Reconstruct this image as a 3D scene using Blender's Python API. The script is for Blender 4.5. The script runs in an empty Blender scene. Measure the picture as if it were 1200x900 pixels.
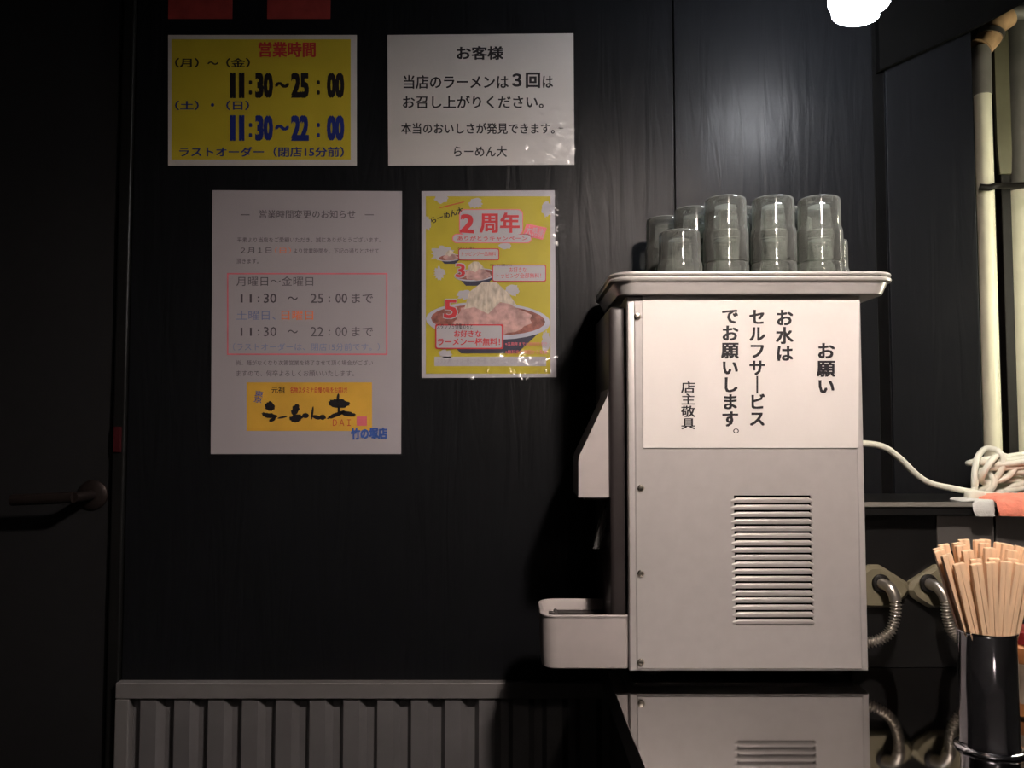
import bpy, bmesh, math, random
from math import sin, cos, pi, radians, sqrt, atan2
from mathutils import Vector, Matrix, noise
random.seed(7)
S = bpy.context.scene
C = S.collection

# ------------------------------------------------------------------ camera
CZ = 1.142                     # camera height; the counter top is at 0.80 m
F_PX = 965.0
PITCH = math.atan(50 / 965)
cam_d = bpy.data.cameras.new('camera')
cam_d.sensor_fit = 'HORIZONTAL'
cam_d.sensor_width = 36.0
cam_d.lens = 36.0 * F_PX / 1200.0
cam_d.clip_start = 0.02
cam = bpy.data.objects.new('camera', cam_d)
C.objects.link(cam)
cam.location = (0, 0, CZ)
cam.rotation_euler = (pi / 2 + PITCH, 0, 0)
S.camera = cam

# ------------------------------------------------------------------ world, exposure
w = bpy.data.worlds.new('world')
S.world = w
w.use_nodes = True
w.node_tree.nodes['Background'].inputs[0].default_value = (0.9, 0.95, 1.0, 1)
w.node_tree.nodes['Background'].inputs[1].default_value = 0.003
S.view_settings.view_transform = 'Standard'
S.view_settings.look = 'None'
S.view_settings.exposure = 0.0
S.view_settings.gamma = 1.0
S.view_settings.use_curve_mapping = False
S.cycles.use_denoising = True
S.cycles.max_bounces = 14
S.cycles.transmission_bounces = 14
S.cycles.transparent_max_bounces = 24
S.cycles.glossy_bounces = 6
S.cycles.sample_clamp_indirect = 6.0
S.cycles.caustics_refractive = False
S.cycles.caustics_reflective = False
LAMP_NEAR = 74.0               # emission of the bulb by the water cooler
LAMP_SEAT = 660.0              # emission of the bulb over the seats
LAMP_REAR = 70.0
LAMP_ADDED = 46.0  # emission of the added, unseen tube beside the pipes

# ------------------------------------------------------------------ helpers
CP, SP = cos(PITCH), sin(PITCH)
def P(px, py, d):
    """world point at depth y=d seen at a pixel of the 1200x900 photograph"""
    u, v = px - 600.0, 450.0 - py
    dy = F_PX * CP - v * SP
    dz = F_PX * SP + v * CP
    return Vector((u * d / dy, d, CZ + dz * d / dy))
def PZ(px, py, z):
    """point on the horizontal plane z (absolute)"""
    u, v = px - 600.0, 450.0 - py
    dy = F_PX * CP - v * SP
    dz = F_PX * SP + v * CP
    d = (z - CZ) * dy / dz
    return Vector((u * d / dy, d, z))

def mat(name, col, rough=0.5, metal=0.0, var=0.12, scale=30.0, bump=0.0, bscale=None, coat=0.0, emit=None, estr=0.0,
        trans=0.0, ior=1.45, stretch=(1, 1, 1), spec=None):
    m = bpy.data.materials.new(name)
    m.use_nodes = True
    nt = m.node_tree
    b = nt.nodes['Principled BSDF']
    b.inputs['Roughness'].default_value = rough
    b.inputs['Metallic'].default_value = metal
    b.inputs['IOR'].default_value = ior
    b.inputs['Coat Weight'].default_value = coat
    b.inputs['Coat Roughness'].default_value = 0.08
    b.inputs['Transmission Weight'].default_value = trans
    if spec is not None:
        b.inputs['Specular IOR Level'].default_value = spec
    tc = nt.nodes.new('ShaderNodeTexCoord')
    mp = nt.nodes.new('ShaderNodeMapping')
    mp.inputs['Scale'].default_value = stretch
    nt.links.new(tc.outputs['Object'], mp.inputs['Vector'])
    n = nt.nodes.new('ShaderNodeTexNoise')
    n.inputs['Scale'].default_value = scale
    n.inputs['Detail'].default_value = 4
    nt.links.new(mp.outputs[0], n.inputs['Vector'])
    r = nt.nodes.new('ShaderNodeValToRGB')
    c0 = [max(0, c * (1 - var)) for c in col[:3]] + [1]
    c1 = [min(1, c * (1 + var)) for c in col[:3]] + [1]
    r.color_ramp.elements[0].position = 0.3
    r.color_ramp.elements[1].position = 0.7
    r.color_ramp.elements[0].color = c0
    r.color_ramp.elements[1].color = c1
    nt.links.new(n.outputs['Fac'], r.inputs['Fac'])
    nt.links.new(r.outputs['Color'], b.inputs['Base Color'])
    if bump:
        n2 = nt.nodes.new('ShaderNodeTexNoise')
        n2.inputs['Scale'].default_value = bscale or scale
        n2.inputs['Detail'].default_value = 5
        nt.links.new(mp.outputs[0], n2.inputs['Vector'])
        bp = nt.nodes.new('ShaderNodeBump')
        bp.inputs['Strength'].default_value = bump
        bp.inputs['Distance'].default_value = 0.002
        nt.links.new(n2.outputs['Fac'], bp.inputs['Height'])
        nt.links.new(bp.outputs[0], b.inputs['Normal'])
    if emit:
        b.inputs['Emission Color'].default_value = (*emit, 1)
        b.inputs['Emission Strength'].default_value = estr
    return m

def obj(name, verts, faces, m=None, parent=None, smooth=False, label=None):
    me = bpy.data.meshes.new(name)
    me.from_pydata([tuple(v) for v in verts], [], faces)
    me.validate()
    bm = bmesh.new()
    bm.from_mesh(me)
    bmesh.ops.recalc_face_normals(bm, faces=bm.faces)
    bm.to_mesh(me)
    bm.free()
    if smooth:
        me.shade_smooth() if smooth == 'all' else smooth_by_angle(me, smooth if smooth is not True else 40)
    o = bpy.data.objects.new(name, me)
    C.objects.link(o)
    if m:
        me.materials.append(m)
    if parent:
        o.parent = parent
        o.matrix_parent_inverse = Matrix.Translation(-parent.location) if parent.type == 'EMPTY' else Matrix.Identity(4)
    if label:
        o['label'] = label
    return o

def smooth_by_angle(me, deg):
    me.shade_smooth()
    bm = bmesh.new()
    bm.from_mesh(me)
    for e in bm.edges:
        if len(e.link_faces) == 2 and e.calc_face_angle(0) > radians(deg):
            e.smooth = False
    bm.to_mesh(me)
    bm.free()

def thing(name, label, cat, loc=(0, 0, 0), group=None):
    o = bpy.data.objects.new(name, None)
    o.empty_display_size = 0.02
    C.objects.link(o)
    o.location = loc
    tag(o, label, cat, group)
    return o
def tag(o, label, cat, group=None):
    o['label'] = label
    o['category'] = cat
    if group:
        o['group'] = group
    return o
def struct(o):
    o['kind'] = 'structure'
    return o

class MB:
    """collects shapes for one mesh"""
    def __init__(s):
        s.v, s.f = [], []
    def add(s, v, f):
        n = len(s.v)
        s.v += [Vector(p) for p in v]
        s.f += [tuple(i + n for i in q) for q in f]
        return s
    def box(s, x0, x1, y0, y1, z0, z1, bev=0.0):
        if bev <= 0:
            v = [(x, y, z) for x in (x0, x1) for y in (y0, y1) for z in (z0, z1)]
            return s.add(v, [(0, 1, 3, 2), (4, 6, 7, 5), (0, 4, 5, 1), (2, 3, 7, 6), (0, 2, 6, 4), (1, 5, 7, 3)])
        bm = bmesh.new()
        bmesh.ops.create_cube(bm, size=1)
        for q in bm.verts:
            q.co = Vector(((x0 + x1) / 2 + q.co.x * (x1 - x0), (y0 + y1) / 2 + q.co.y * (y1 - y0), (z0 + z1) / 2 + q.co.z * (z1 - z0)))
        bmesh.ops.bevel(bm, geom=list(bm.edges), offset=bev, segments=3, profile=0.5, affect='EDGES')
        bm.verts.index_update()
        s.add([q.co.copy() for q in bm.verts], [tuple(q.index for q in fc.verts) for fc in bm.faces])
        bm.free()
        return s
    def lathe(s, prof, cx, cy, n=32, cap0=False, cap1=False, mtx=None):
        v = []
        for (r, z) in prof:
            for k in range(n):
                a = 2 * pi * k / n
                p = Vector((cx + r * cos(a), cy + r * sin(a), z))
                v.append(mtx @ p if mtx else p)
        f = []
        for i in range(len(prof) - 1):
            for k in range(n):
                k2 = (k + 1) % n
                f.append((i * n + k, i * n + k2, (i + 1) * n + k2, (i + 1) * n + k))
        if cap0:
            f.append(tuple(range(n)))
        if cap1:
            f.append(tuple((len(prof) - 1) * n + k for k in range(n)))
        return s.add(v, f)
    def tube(s, pts, rad, n=10, res=8, caps=True, closed=False):
        path = catmull([Vector(p) for p in pts], res, closed) if res > 1 else [Vector(p) for p in pts]
        m = len(path)
        t0 = (path[1] - path[0]).normalized()
        ref = Vector((0, 0, 1)) if abs(t0.z) < 0.9 else Vector((1, 0, 0))
        nx = t0.cross(ref).normalized()
        v = []
        for i, p in enumerate(path):
            t = (path[min(i + 1, m - 1)] - path[max(i - 1, 0)]).normalized()
            nx = (nx - t * nx.dot(t)).normalized()
            b = t.cross(nx)
            r = rad(i / (m - 1)) if callable(rad) else rad
            for k in range(n):
                a = 2 * pi * k / n
                v.append(p + (nx * cos(a) + b * sin(a)) * r)
        f = []
        for i in range(m - 1):
            for k in range(n):
                k2 = (k + 1) % n
                f.append((i * n + k, i * n + k2, (i + 1) * n + k2, (i + 1) * n + k))
        if caps:
            f += [tuple(range(n)), tuple((m - 1) * n + k for k in range(n))]
        return s.add(v, f)
    def prism(s, poly, y0, y1):
        """polygon in (x,z), extruded along y"""
        n = len(poly)
        v = [(x, y0, z) for x, z in poly] + [(x, y1, z) for x, z in poly]
        f = [tuple(range(n)), tuple(range(n, 2 * n))] + [(i, (i + 1) % n, n + (i + 1) % n, n + i) for i in range(n)]
        return s.add(v, f)
    def build(s, name, m=None, parent=None, smooth=False, label=None):
        return obj(name, s.v, s.f, m, parent, smooth, label)

def catmull(p, res, closed=False):
    if closed:
        q = [p[-1]] + p + [p[0], p[1]]
    else:
        q = [p[0] * 2 - p[1]] + p + [p[-1] * 2 - p[-2]]
    out = []
    for i in range(1, len(q) - 2):
        a, b, c, d = q[i - 1], q[i], q[i + 1], q[i + 2]
        for k in range(res):
            t = k / res
            out.append(0.5 * ((2 * b) + (c - a) * t + (2 * a - 5 * b + 4 * c - d) * t * t + (3 * b - a - 3 * c + d) * t ** 3))
    out.append(q[-2].copy())
    return out

# ------------------------------------------------------------------ materials
def wall_mat():
    m = bpy.data.materials.new('black_painted_plywood')
    m.use_nodes = True
    nt = m.node_tree
    b = nt.nodes['Principled BSDF']
    b.inputs['Base Color'].default_value = (0.0066, 0.0071, 0.0084, 1)
    tc = nt.nodes.new('ShaderNodeTexCoord')
    mp = nt.nodes.new('ShaderNodeMapping')
    mp.inputs['Scale'].default_value = (30, 30, 3.4)
    nt.links.new(tc.outputs['Object'], mp.inputs['Vector'])
    n = nt.nodes.new('ShaderNodeTexNoise')
    n.inputs['Scale'].default_value = 1.0
    n.inputs['Detail'].default_value = 3
    n.inputs['Distortion'].default_value = 1.6
    nt.links.new(mp.outputs[0], n.inputs['Vector'])
    n2 = nt.nodes.new('ShaderNodeTexNoise')
    n2.inputs['Scale'].default_value = 9.0
    n2.inputs['Detail'].default_value = 5
    nt.links.new(tc.outputs['Object'], n2.inputs['Vector'])
    mr = nt.nodes.new('ShaderNodeMapRange')
    mr.inputs[3].default_value = 0.33
    mr.inputs[4].default_value = 0.47
    nt.links.new(n2.outputs['Fac'], mr.inputs[0])
    nt.links.new(mr.outputs[0], b.inputs['Roughness'])
    bp = nt.nodes.new('ShaderNodeBump')
    bp.inputs['Strength'].default_value = 0.8
    bp.inputs['Distance'].default_value = 0.0016
    nt.links.new(n.outputs['Fac'], bp.inputs['Height'])
    nt.links.new(bp.outputs[0], b.inputs['Normal'])
    b.inputs['Specular IOR Level'].default_value = 0.14
    return m
M_wall = wall_mat()
M_black = mat('matt_black_paint', (0.010, 0.010, 0.011), 0.6, bump=0.2, scale=40)
M_blackgl = mat('black_satin_board', (0.008, 0.008, 0.008), 0.35, scale=20)
M_plaster = mat('grey_plaster', (0.28, 0.27, 0.27), 0.8, scale=5)
M_floor = mat('dark_floor_tile', (0.03, 0.028, 0.026), 0.5, scale=6)
M_ceil = mat('dark_ceiling_paint', (0.02, 0.02, 0.022), 0.8, scale=8)
M_counter = mat('polished_dark_steel', (0.50, 0.485, 0.48), 0.05, metal=1.0, var=0.05, scale=5, bump=0.012, bscale=7)
M_edge = mat('black_laminate_edge', (0.01, 0.01, 0.01), 0.35)
M_silver = mat('silver_grey_paint', (0.51, 0.485, 0.475), 0.42, metal=0.25, var=0.03, scale=60)
M_silver2 = mat('silver_grey_plastic', (0.46, 0.42, 0.41), 0.45, metal=0.0, var=0.04, scale=40)
M_cover = mat('dark_brown_plastic', (0.03, 0.025, 0.025), 0.4)
M_tray = mat('brushed_aluminium', (0.80, 0.77, 0.745), 0.32, metal=0.5, var=0.05, scale=25, bump=0.05, stretch=(1, 1, 6))
M_screw = mat('nickel_screw', (0.75, 0.7, 0.6), 0.25, metal=1.0)
M_dark = mat('flat_black', (0.003, 0.003, 0.003), 0.9, spec=0.05)
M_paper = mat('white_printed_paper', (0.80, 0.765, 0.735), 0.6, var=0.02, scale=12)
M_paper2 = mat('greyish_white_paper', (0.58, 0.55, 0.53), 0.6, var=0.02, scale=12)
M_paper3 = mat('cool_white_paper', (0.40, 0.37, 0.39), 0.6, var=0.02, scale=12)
M_yellow = mat('yellow_print', (0.58, 0.46, 0.03), 0.55, var=0.05, scale=18)
M_yellow2 = mat('bright_yellow_print', (0.45, 0.37, 0.02), 0.55, var=0.05, scale=30)
M_orange = mat('amber_print', (0.70, 0.40, 0.05), 0.55, var=0.12, scale=14)
M_ink = mat('black_ink', (0.012, 0.010, 0.014), 0.5)
M_inksoft = mat('grey_black_ink', (0.10, 0.085, 0.10), 0.5)
M_grey = mat('grey_print', (0.35, 0.33, 0.36), 0.5)
M_red = mat('red_ink', (0.55, 0.03, 0.04), 0.5)
M_pink = mat('pale_red_ink', (0.75, 0.16, 0.2), 0.5)
M_orangeink = mat('orange_ink', (0.8, 0.22, 0.10), 0.5)
M_blue = mat('blue_ink', (0.015, 0.03, 0.22), 0.5)
M_blue2 = mat('mid_blue_ink', (0.05, 0.12, 0.42), 0.5)
M_blue3 = mat('soft_blue_ink', (0.20, 0.24, 0.42), 0.5)
M_white = mat('white_print', (0.42, 0.40, 0.43), 0.5, var=0.02)
M_broth = mat('brown_red_print', (0.26, 0.09, 0.07), 0.5, var=0.5, scale=120)
M_meat = mat('pinkish_meat_print', (0.46, 0.27, 0.25), 0.5, var=0.35, scale=90)
M_sprout = mat('pale_sprout_print', (0.50, 0.43, 0.35), 0.5, var=0.35, scale=160, stretch=(1, 1, 0.4))
M_bowl = mat('dark_bowl_print', (0.03, 0.03, 0.06), 0.5)
M_rim = mat('bowl_rim_print', (0.42, 0.42, 0.50), 0.5)
M_redpaper = mat('dark_red_paper', (0.30, 0.035, 0.03), 0.6, var=0.2, scale=30)
M_corr = mat('grey_corrugated_steel', (0.18, 0.175, 0.18), 0.5, metal=0.3, var=0.08, scale=20)
M_frame = mat('grey_steel_trim', (0.22, 0.21, 0.21), 0.5, metal=0.3, var=0.06, scale=20)
M_wood = mat('pale_chopstick_wood', (0.80, 0.55, 0.35), 0.55, var=0.14, scale=60, stretch=(4, 4, 0.5), bump=0.1)
M_chrome = mat('dark_chrome', (0.55, 0.55, 0.60), 0.12, metal=1.0, var=0.03)
M_cable = mat('white_pvc_cable', (0.68, 0.68, 0.58), 0.4, var=0.05)
M_cream = mat('cream_pipe_sleeve', (0.74, 0.72, 0.55), 0.45, var=0.06, scale=15)
M_olive = mat('olive_grey_metal', (0.12, 0.115, 0.07), 0.5, var=0.15, scale=14)
M_dusty = mat('dusty_grey_metal', (0.26, 0.25, 0.22), 0.5, metal=0.3, var=0.2, scale=12)
M_tan = mat('tan_tape', (0.66, 0.42, 0.22), 0.5, var=0.2, scale=40)
M_rubber = mat('black_rubber', (0.008, 0.007, 0.006), 0.55, spec=0.25)
M_beige = mat('beige_plastic', (0.19, 0.17, 0.11), 0.5, var=0.08)
M_hose = mat('ribbed_steel_hose', (0.60, 0.56, 0.50), 0.28, metal=0.9)
M_steel = mat('stainless_panel', (0.36, 0.34, 0.32), 0.32, metal=0.8, var=0.08, scale=9)
M_salmon = mat('salmon_cloth', (0.85, 0.27, 0.18), 0.9, var=0.15, scale=60, bump=0.6, bscale=300)
M_whitecloth = mat('white_cloth', (0.6, 0.6, 0.56), 0.9, var=0.06, bump=0.5, bscale=300)
M_clear = mat('clear_plastic_lever', (0.9, 0.9, 0.9), 0.1, trans=0.9, ior=1.45, var=0.0)
M_redcap = mat('dark_red_cap', (0.18, 0.012, 0.012), 0.4)
M_strike = mat('dull_red_tape', (0.045, 0.006, 0.008), 0.7, spec=0.1)
M_spice = mat('orange_spice_jar', (0.55, 0.22, 0.08), 0.35, var=0.2, scale=50)
M_label = mat('cream_label', (0.62, 0.52, 0.40), 0.55)
M_bulb = mat('near_bulb_glow', (1, 1, 1), 0.3, var=0, emit=(0.93, 0.95, 1.0), estr=LAMP_NEAR)
M_bulb2 = mat('seat_bulb_glow', (1, 1, 1), 0.3, var=0, emit=(1.0, 0.85, 0.76), estr=LAMP_SEAT)
M_bulb3 = mat('rear_bulb_glow', (1, 1, 1), 0.3, var=0, emit=(1.0, 0.85, 0.76), estr=LAMP_REAR)
M_tubeglow = mat('added_tube_glow', (1, 1, 1), 0.3, var=0, emit=(1.0, 0.95, 0.74), estr=LAMP_ADDED)
M_shade = mat('dark_grey_enamel', (0.06, 0.06, 0.06), 0.5)
M_whitepl = mat('white_bulb_base', (0.8, 0.8, 0.78), 0.4)

def film_mat():
    m = bpy.data.materials.new('clear_laminate_film')
    m.use_nodes = True
    nt = m.node_tree
    nt.nodes.remove(nt.nodes['Principled BSDF'])
    out = nt.nodes['Material Output']
    tr = nt.nodes.new('ShaderNodeBsdfTransparent')
    gl = nt.nodes.new('ShaderNodeBsdfGlossy')
    gl.inputs['Roughness'].default_value = 0.2
    fr = nt.nodes.new('ShaderNodeFresnel')
    fr.inputs['IOR'].default_value = 1.5
    mx = nt.nodes.new('ShaderNodeMixShader')
    tc = nt.nodes.new('ShaderNodeTexCoord')
    n = nt.nodes.new('ShaderNodeTexNoise')
    n.inputs['Scale'].default_value = 60
    n.inputs['Detail'].default_value = 2
    nt.links.new(tc.outputs['Object'], n.inputs['Vector'])
    bp = nt.nodes.new('ShaderNodeBump')
    bp.inputs['Strength'].default_value = 0.25
    bp.inputs['Distance'].default_value = 0.001
    nt.links.new(n.outputs['Fac'], bp.inputs['Height'])
    nt.links.new(bp.outputs[0], gl.inputs['Normal'])
    nt.links.new(fr.outputs[0], mx.inputs[0])
    nt.links.new(tr.outputs[0], mx.inputs[1])
    nt.links.new(gl.outputs[0], mx.inputs[2])
    nt.links.new(mx.outputs[0], out.inputs['Surface'])
    return m
M_film = film_mat()
def glass_mat():
    """thin clear tumbler glass: passes light straight, reflects by Fresnel, haze of wear plus painted-in glow, strongest edge-on"""
    m = bpy.data.materials.new('worn_lit_haze_glass')
    m.use_nodes = True
    nt = m.node_tree
    nt.nodes.remove(nt.nodes['Principled BSDF'])
    out = nt.nodes['Material Output']
    tr = nt.nodes.new('ShaderNodeBsdfTransparent')
    tr.inputs[0].default_value = (0.95, 0.97, 0.955, 1)
    gl = nt.nodes.new('ShaderNodeBsdfGlossy')
    gl.inputs['Roughness'].default_value = 0.07
    df = nt.nodes.new('ShaderNodeBsdfDiffuse')
    df.inputs[0].default_value = (0.80, 0.84, 0.78, 1)
    tl = nt.nodes.new('ShaderNodeBsdfTranslucent')
    tl.inputs[0].default_value = (0.80, 0.84, 0.78, 1)
    hz = nt.nodes.new('ShaderNodeMixShader')
    hz.inputs[0].default_value = 0.5
    nt.links.new(df.outputs[0], hz.inputs[1])
    nt.links.new(tl.outputs[0], hz.inputs[2])
    lw = nt.nodes.new('ShaderNodeLayerWeight')
    lw.inputs[0].default_value = 0.5
    tc = nt.nodes.new('ShaderNodeTexCoord')
    n = nt.nodes.new('ShaderNodeTexNoise')
    n.inputs['Scale'].default_value = 70
    nt.links.new(tc.outputs['Object'], n.inputs['Vector'])
    mr = nt.nodes.new('ShaderNodeMapRange')
    mr.inputs[3].default_value = 0.04
    mr.inputs[4].default_value = 0.2
    nt.links.new(n.outputs['Fac'], mr.inputs[0])
    ad = nt.nodes.new('ShaderNodeMath')
    ad.operation = 'MULTIPLY_ADD'
    ad.inputs[1].default_value = 0.75  # edge-on haze painted in for bright rims and light inside the glass
    pw = nt.nodes.new('ShaderNodeMath')
    pw.operation = 'POWER'
    pw.inputs[1].default_value = 2.2
    nt.links.new(lw.outputs['Facing'], pw.inputs[0])
    nt.links.new(pw.outputs[0], ad.inputs[0])
    nt.links.new(mr.outputs[0], ad.inputs[2])
    m1 = nt.nodes.new('ShaderNodeMixShader')
    nt.links.new(ad.outputs[0], m1.inputs[0])
    nt.links.new(tr.outputs[0], m1.inputs[1])
    nt.links.new(hz.outputs[0], m1.inputs[2])
    fr = nt.nodes.new('ShaderNodeFresnel')
    fr.inputs['IOR'].default_value = 1.5
    m2 = nt.nodes.new('ShaderNodeMixShader')
    nt.links.new(fr.outputs[0], m2.inputs[0])
    nt.links.new(m1.outputs[0], m2.inputs[1])
    nt.links.new(gl.outputs[0], m2.inputs[2])
    nt.links.new(m2.outputs[0], out.inputs['Surface'])
    return m
M_glass = glass_mat()

# ------------------------------------------------------------------ key positions
WY = 1.340                    # face of the back wall
CT = 0.80                     # counter top
ZT = CZ + 0.1785              # top of the cooler body
ZB = P(900, 787, 1.12).z      # underside of the cooler body
wx = lambda px, py=450: P(px, py, WY).x
wz = lambda py: P(600, py, WY).z

# ------------------------------------------------------------------ room shell
struct(MB().box(-2.4, 3.0, -2.6, 3.0, -0.05, 0).build('floor', M_floor))
struct(MB().box(-2.4, 3.0, -2.6, 3.0, 2.5, 2.56).build('ceiling', M_ceil))
struct(MB().box(-2.46, -2.4, -2.6, 3.0, 0, 2.5).build('wall_left', M_black))
struct(MB().box(3.0, 3.06, -2.6, 3.0, 0, 2.5).build('wall_right', M_black))
struct(MB().box(-2.4, 3.0, -2.66, -2.6, 0, 2.5).build('wall_front', M_plaster))
XE = wx(1150)                 # where the back wall ends
XD = wx(150)                  # right edge of the door frame
wb = MB().box(XD, XE - 0.002, WY + 0.006, WY + 0.07, 0, 2.5)
wall = struct(wb.build('wall_back', M_black))
def sheet(x0, x1, y=WY):
    return MB().box(x0, x1, y, WY + 0.008, 0.0, 2.5, 0.0012).build('panel', M_wall, wall)
xs = wx(793)
sheet(XD + 0.001, xs - 0.0012)
sheet(xs + 0.0012, wx(1031))
sheet(wx(1046), XE)
MB().box(wx(1032), wx(1045), WY + 0.004, WY + 0.009, 0, 2.5).build('joint_strip', M_dark, wall)
struct(MB().box(-2.4, XD - 0.11, WY + 0.01, WY + 0.07, 2.08, 2.5).build('wall_over_door', M_black))
struct(MB().box(0.70, 3.0, 2.2, 2.26, 0, 2.5).build('wall_kitchen', M_black))
struct(MB().box(XE - 0.03, XE, WY + 0.07, 2.2, 0, 2.5).build('wall_kitchen_side', M_black))
# door on the left
door = struct(MB().box(XD - 0.92, wx(131), WY + 0.004, WY + 0.044, 0.005, 2.06, 0.002).build('door_1', M_black))
struct(MB().box(wx(135), XD - 0.001, WY - 0.006, WY + 0.07, 0, 2.10, 0.003).build('trim_1', M_blackgl))
struct(MB().box(XD - 0.94, wx(135) - 0.001, WY - 0.006, WY + 0.07, 2.063, 2.10, 0.003).build('trim_2', M_blackgl))
struct(MB().box(-2.4, XD - 0.941, WY + 0.004, WY + 0.07, 0, 2.5).build('wall_back_left', M_black))
M_handle = mat('worn_bronze_handle', (0.03, 0.022, 0.02), 0.45, metal=0.6)
hl, hr = P(14, 586, 1.29), P(86, 583, 1.29)
MB().tube([hl, (hl + hr) / 2, hr], 0.009, 12, 6).tube([hr, hr + Vector((0.004, 0.03, 0)), hr + Vector((0.004, 0.056, 0))], 0.008, 12, 4).build('door_handle', M_handle, door, 50)
MB().lathe([(0.024, -0.004), (0.024, 0.002), (0.018, 0.006)], 0, 0, 24, True, True,
           Matrix.Translation((hr.x + 0.004, WY + 0.002, hr.z)) @ Matrix.Rotation(pi / 2, 4, 'X')).build('handle_rose', M_handle, door, 50)
a, b_ = P(133, 500, WY - 0.009), P(141, 530, WY - 0.009)
MB().box(a.x, b_.x, WY - 0.010, WY - 0.005, b_.z, a.z, 0.001).build('strike_plate', M_strike, bpy.data.objects['trim_1'])

# black board standing in for the slanting shadow high on the wall
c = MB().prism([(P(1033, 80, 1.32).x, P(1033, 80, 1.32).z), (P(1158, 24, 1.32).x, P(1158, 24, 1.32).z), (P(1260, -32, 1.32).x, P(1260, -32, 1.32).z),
                (P(1260, -32, 1.32).x, 2.5), (P(1033, 76, 1.32).x, 2.5)], 1.326, WY - 0.0005).build('shadow_board', M_dark)
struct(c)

# ------------------------------------------------------------------ posters
def paper(pts, d, th, m, name, parent=None):
    """four pixel corners (tl,tr,br,bl) -> thin sheet in the plane y=d (front face)"""
    v = [P(x, y, d) for x, y in pts]
    v += [p + Vector((0, th, 0)) for p in v]
    return obj(name, v, [(0, 1, 2, 3), (7, 6, 5, 4), (0, 4, 5, 1), (1, 5, 6, 2), (2, 6, 7, 3), (3, 7, 4, 0)], m, parent)
def flat(polys, d, m, name, parent, label=None):
    """flat print: pixel polygons in the plane y=d"""
    for pl in polys:
        o = MB().add([P(x, y, d) for x, y in pl], [tuple(range(len(pl)))]).build(name, m, parent, label=label)
    return o
def rect(x0, y0, x1, y1):
    return [(x0, y0), (x1, y0), (x1, y1), (x0, y1)]
def rrect(x0, y0, x1, y1, r, n=5):
    out = []
    for cx, cy, a0 in ((x1 - r, y0 + r, -90), (x1 - r, y1 - r, 0), (x0 + r, y1 - r, 90), (x0 + r, y0 + r, 180)):
        for k in range(n + 1):
            a = radians(a0 + 90 * k / n)
            out.append((cx + r * cos(a), cy + r * sin(a)))
    return out
def ell(cx, cy, rx, ry, a0=0, a1=360, n=28, rough=0.0, tilt=0):
    out = []
    for k in range(n + (0 if a1 - a0 == 360 else 1)):
        a = radians(a0 + (a1 - a0) * k / n)
        j = 1 + rough * noise.noise(Vector((cx + cos(a) * 2, cy + sin(a) * 2, k * 0.7)))
        x, y = rx * cos(a) * j, ry * sin(a) * j
        t = radians(tilt)
        out.append((cx + x * cos(t) - y * sin(t), cy + x * sin(t) + y * cos(t)))
    return out

_tc = {}
def text_mesh(s, bold=0.0, line=1.0, align='LEFT'):
    key = (s, bold, line, align)
    if key in _tc:
        return _tc[key]
    cu = bpy.data.curves.new('t', 'FONT')
    cu.body = s
    cu.size = 1
    cu.space_line = line
    cu.align_x = align
    cu.resolution_u = 2
    o = bpy.data.objects.new('t', cu)
    C.objects.link(o)
    dg = bpy.context.evaluated_depsgraph_get()
    me = bpy.data.meshes.new_from_object(o.evaluated_get(dg))
    v0 = [(q.co.x, q.co.y) for q in me.vertices]
    f0 = [tuple(p.vertices) for p in me.polygons]
    v, f = [], []
    for ax, ay in (((0, 0),) if bold <= 0.004 else ((-1, 0.6), (1, 0.6), (-1, -0.6), (1, -0.6)) if bold < 0.02 else ((-1, 0.7), (1, 0.7), (-1, -0.7), (1, -0.7), (0, 0))):
        n = len(v)
        v += [(x + ax * bold * 1.1, y + ay * bold * 1.1, n) for x, y in v0]
        f += [tuple(i + n for i in q) for q in f0]
    bpy.data.meshes.remove(me)
    bpy.data.objects.remove(o)
    bpy.data.curves.remove(cu)
    _tc[key] = (v, f)
    return v, f
def letters(items, d, m, name, parent, label=None):
    """items: (string, x0, y0, x1, y1[, bold[, slant[, vertical]]]) fitted to a pixel box"""
    out = None
    for it in items:
        b = MB()
        s, x0, y0, x1, y1 = it[:5]
        bold = it[5] if len(it) > 5 else 0.012
        rot = it[6] if len(it) > 6 else 0
        v, f = text_mesh(s, bold, 1.0, 'CENTER' if '\n' in s else 'LEFT')
        ax, bx = min(q[0] for q in v), max(q[0] for q in v)
        ay, by = min(q[1] for q in v), max(q[1] for q in v)
        pts = []
        cx, cy = (x0 + x1) / 2, (y0 + y1) / 2
        nn = max(q[2] for q in v) or 1
        for (x, y, lay_) in v:
            px = x0 + (x - ax) / (bx - ax) * (x1 - x0)
            py = y1 - (y - ay) / (by - ay) * (y1 - y0)
            if rot:
                t = radians(rot)
                px, py = cx + (px - cx) * cos(t) - (py - cy) * sin(t), cy + (px - cx) * sin(t) + (py - cy) * cos(t)
            pts.append(P(px, py, d - 0.00012 * lay_ / nn))
        b.add(pts, f)
        out = b.build(name, m, parent, label=label)
    return out
def film(x0, y0, x1, y1, d, parent, amp, seed, nx=60, ny=48, m=None):
    """clear laminate, rippled where amp(u,v) says so"""
    v, f = [], []
    for j in range(ny + 1):
        for i in range(nx + 1):
            u, t = i / nx, j / ny
            p = P(x0 + (x1 - x0) * u, y0 + (y1 - y0) * t, d)
            h = noise.noise(Vector((p.x * 50 + seed, p.z * 50, seed))) + 0.5 * noise.noise(Vector((p.x * 120, p.z * 120 + seed, seed)))
            p.y -= 0.0006 + amp(u, t) * max(0.0, h + 0.9)
            v.append(p)
    for j in range(ny):
        for i in range(nx):
            a = j * (nx + 1) + i
            f.append((a, a + 1, a + nx + 2, a + nx + 1))
    o = obj('laminate_film', v, f, m or M_film, parent, 'all')
    return o
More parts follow.
